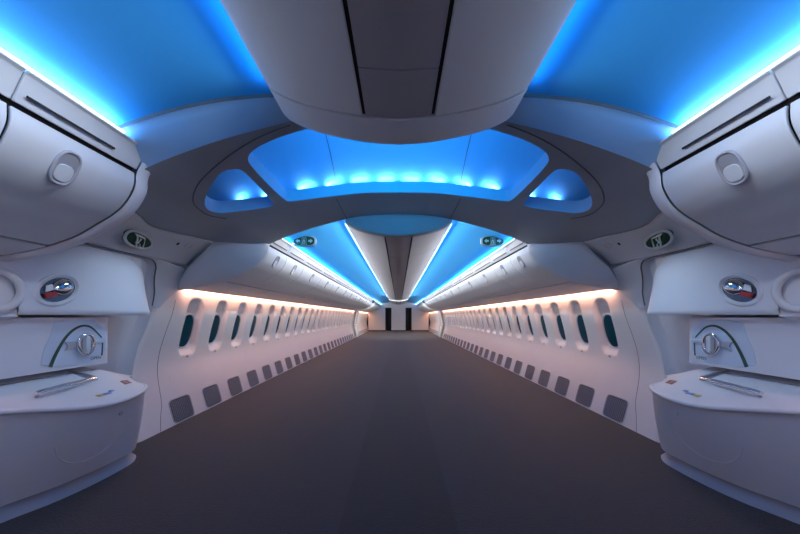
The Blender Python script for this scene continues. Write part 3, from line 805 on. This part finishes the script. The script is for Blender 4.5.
bw = MB().box((-2.8, -2.66, 0), (2.8, -2.6, 2.6)).build('wall_fore', M_PART, smooth=False); bw['kind'] = 'structure'

# ------------------------------------------------------------------ cabin lights, plus added fill lights
BLUE = (.015, .22, 1.0)
NWHT = (.16, .48, 1.0)
CY = (.02, .30, 1.0)
P_NC, P_NW, P_CC, P_FB, P_FW, P_OR, P_NP, P_SK, P_SF, P_FF, P_AF, P_DD = 25, 4.5, 5, 56, 66, 78, 8, .8, 6, 47, 4, 2
def led(name, x, z, y0, y1, label):
    o = MB().box((min(x-.006, x+.006), y0, z-.004), (max(x-.006, x+.006), y1, z+.004)).build(name, M_LED, smooth=False)
    props(o, label, 'light strip'); return o
for s, side in SIDES:
    # near ceiling: cove strip behind the fascia, weaker strip above the centre bins
    area('cove_light', (s*1.53, -.4, 2.235), 4.2, .03, (-s*.95, 0, .35), P_NC, (.02, .40, 1))
    area('cove_core_light', (s*1.515, -.4, 2.238), 4.2, .01, (-s*.1, 0, 1), P_NW, (1, .80, .90))
    area('centre_cove_light', (s*.668, -.4, 2.412), 4.0, .02, (s*1, 0, .25), P_CC, (.02, .42, 1))
    # far ceiling: blue wash, and white strips shining across to the bins
    area('cove_light', (s*1.50, 11.0, 2.242), 14.4, .02, (-s*.95, 0, .4), P_FB, (.03, .40, 1))
    area('cove_white_light', (s*1.488, 11.0, 2.248), 14.4, .012, (-s*1, 0, -.02), P_FW*2.1, (1, .96, .93), math.radians(70))
    area('centre_cove_light', (s*.66, 11.0, 2.405), 14.2, .02, (s*1, 0, .2), P_FB*.6, (.03, .40, 1))
    area('centre_white_light', (s*.665, 11.0, 2.395), 14.2, .012, (s*1, 0, -.15), P_FW, (1, .96, .93), math.radians(90))
    area('cove_light', (s*1.49, 22.5, 2.245), 8.4, .02, (-s*.6, 0, 1), 30, (.7, .85, 1))
    # warm wall wash above the windows
    area('wall_wash', (s*2.572, 11.0, 1.585), 14.5, .03, (s*.15, 0, -1), P_OR, (1, .48, .31))
    area('wall_wash', (s*2.572, 23.4, 1.585), 6.4, .03, (s*.15, 0, -1), P_OR*.5, (1, .42, .22))
    area('wall_wash', (s*2.36, -.2, 1.60), 3.6, .03, (-s*.5, 0, -1), P_NP, (1, .58, .66))
for s, side in SIDES:
    led('light_strip', s*1.484, 2.246, -2.4, 1.69, 'thin glowing light strip on top of the near %s bins' % side)
    led('light_strip', s*1.484, 2.246, 3.8, YD-.1, 'long glowing light strip on top of the far %s bins' % side)
    led('light_strip', s*.660, 2.402, 3.88, YD-.1, 'long glowing light strip along the %s edge of the far centre bins' % side)
# skylight modules
for i in range(8):
    x = -.88+i*.2514
    area('skylight_module', (x, far_edge(x)+.035, zv(x)+.118), .02, .17, (0, -.45, 1), P_SK, (.35, .55, 1))
for s in (-1, 1):
    for x in (1.22, 1.42):
        area('skylight_module', (s*x, far_edge(x)+.03, zv(x)+.118), .02, .12, (0, -.45, 1), P_SK*.7, (.35, .55, 1))
area('skylight_dome_fill', (0, 2.0, 2.52), .03, 1.2, (0, 1, .35), 6, (.0, .46, 1))  # hidden blue fill added to brighten the dome
area('end_cap_fill_light', (0, 1.845, 2.31), .03, .8, (0, 1, .3), P_SF, (.0, .42, 1), math.radians(130))  # fill added out of sight behind the end cap to turn the arch blue
for s in (-1, 1):  # neutral fills added to brighten the near side bins and centre bins
    area('near_bin_fill_light', (s*.665, -.4, 2.392), 4.0, .012, (s*1, 0, -.42), 9, (.93, .95, 1), math.radians(95))
    area('near_centre_fill_light', (s*1.485, -.4, 2.25), 4.0, .012, (-s*1, 0, -.1), 7, (.9, .94, 1), math.radians(100))
# unseen fill lights added behind the camera, at the fore wall and above the aisle
area('fore_fill_light', (0, -2.55, 1.75), .7, 3.2, (0, 1, .0), P_FF, (.58, .83, 1))
area('aisle_fill_light', (0, -.9, 2.20), 2.2, .25, (0, 0, -1), P_AF, (.78, .80, 1))
area('cross_aisle_light', (0, YD+.8, 2.2), 1., 1.2, (0, .6, -1), 110, (1, .97, .93))
for s in (-1, 1):
    area('door_downlight', (s*1.82, 2.75, 2.07), .25, .05, (s*.25, 0, -1), P_DD, (.55, .75, 1), math.radians(110))
w = bpy.data.worlds.new('World'); SC.world = w; w.use_nodes = True
w.node_tree.nodes['Background'].inputs[0].default_value = (.02, .03, .05, 1)

# ------------------------------------------------------------------ camera
cam = bpy.data.cameras.new('Camera'); co = bpy.data.objects.new('Camera', cam); COL.objects.link(co)
co.location = (0, 0, 1.25); co.rotation_euler = (PI/2, 0, 0)
cam.sensor_width = 36; cam.lens = 312/800*36; cam.shift_x = .0019; cam.shift_y = .0619; cam.clip_start = .02
SC.camera = co
SC.view_settings.view_transform = 'Standard'; SC.view_settings.look = 'None'; SC.view_settings.gamma = 1; SC.view_settings.use_curve_mapping = False
SC.view_settings.exposure = .12
SC.cycles.use_denoising = True
SC.cycles.max_bounces = 8; SC.cycles.diffuse_bounces = 5; SC.cycles.glossy_bounces = 3
SC.cycles.sample_clamp_indirect = 3
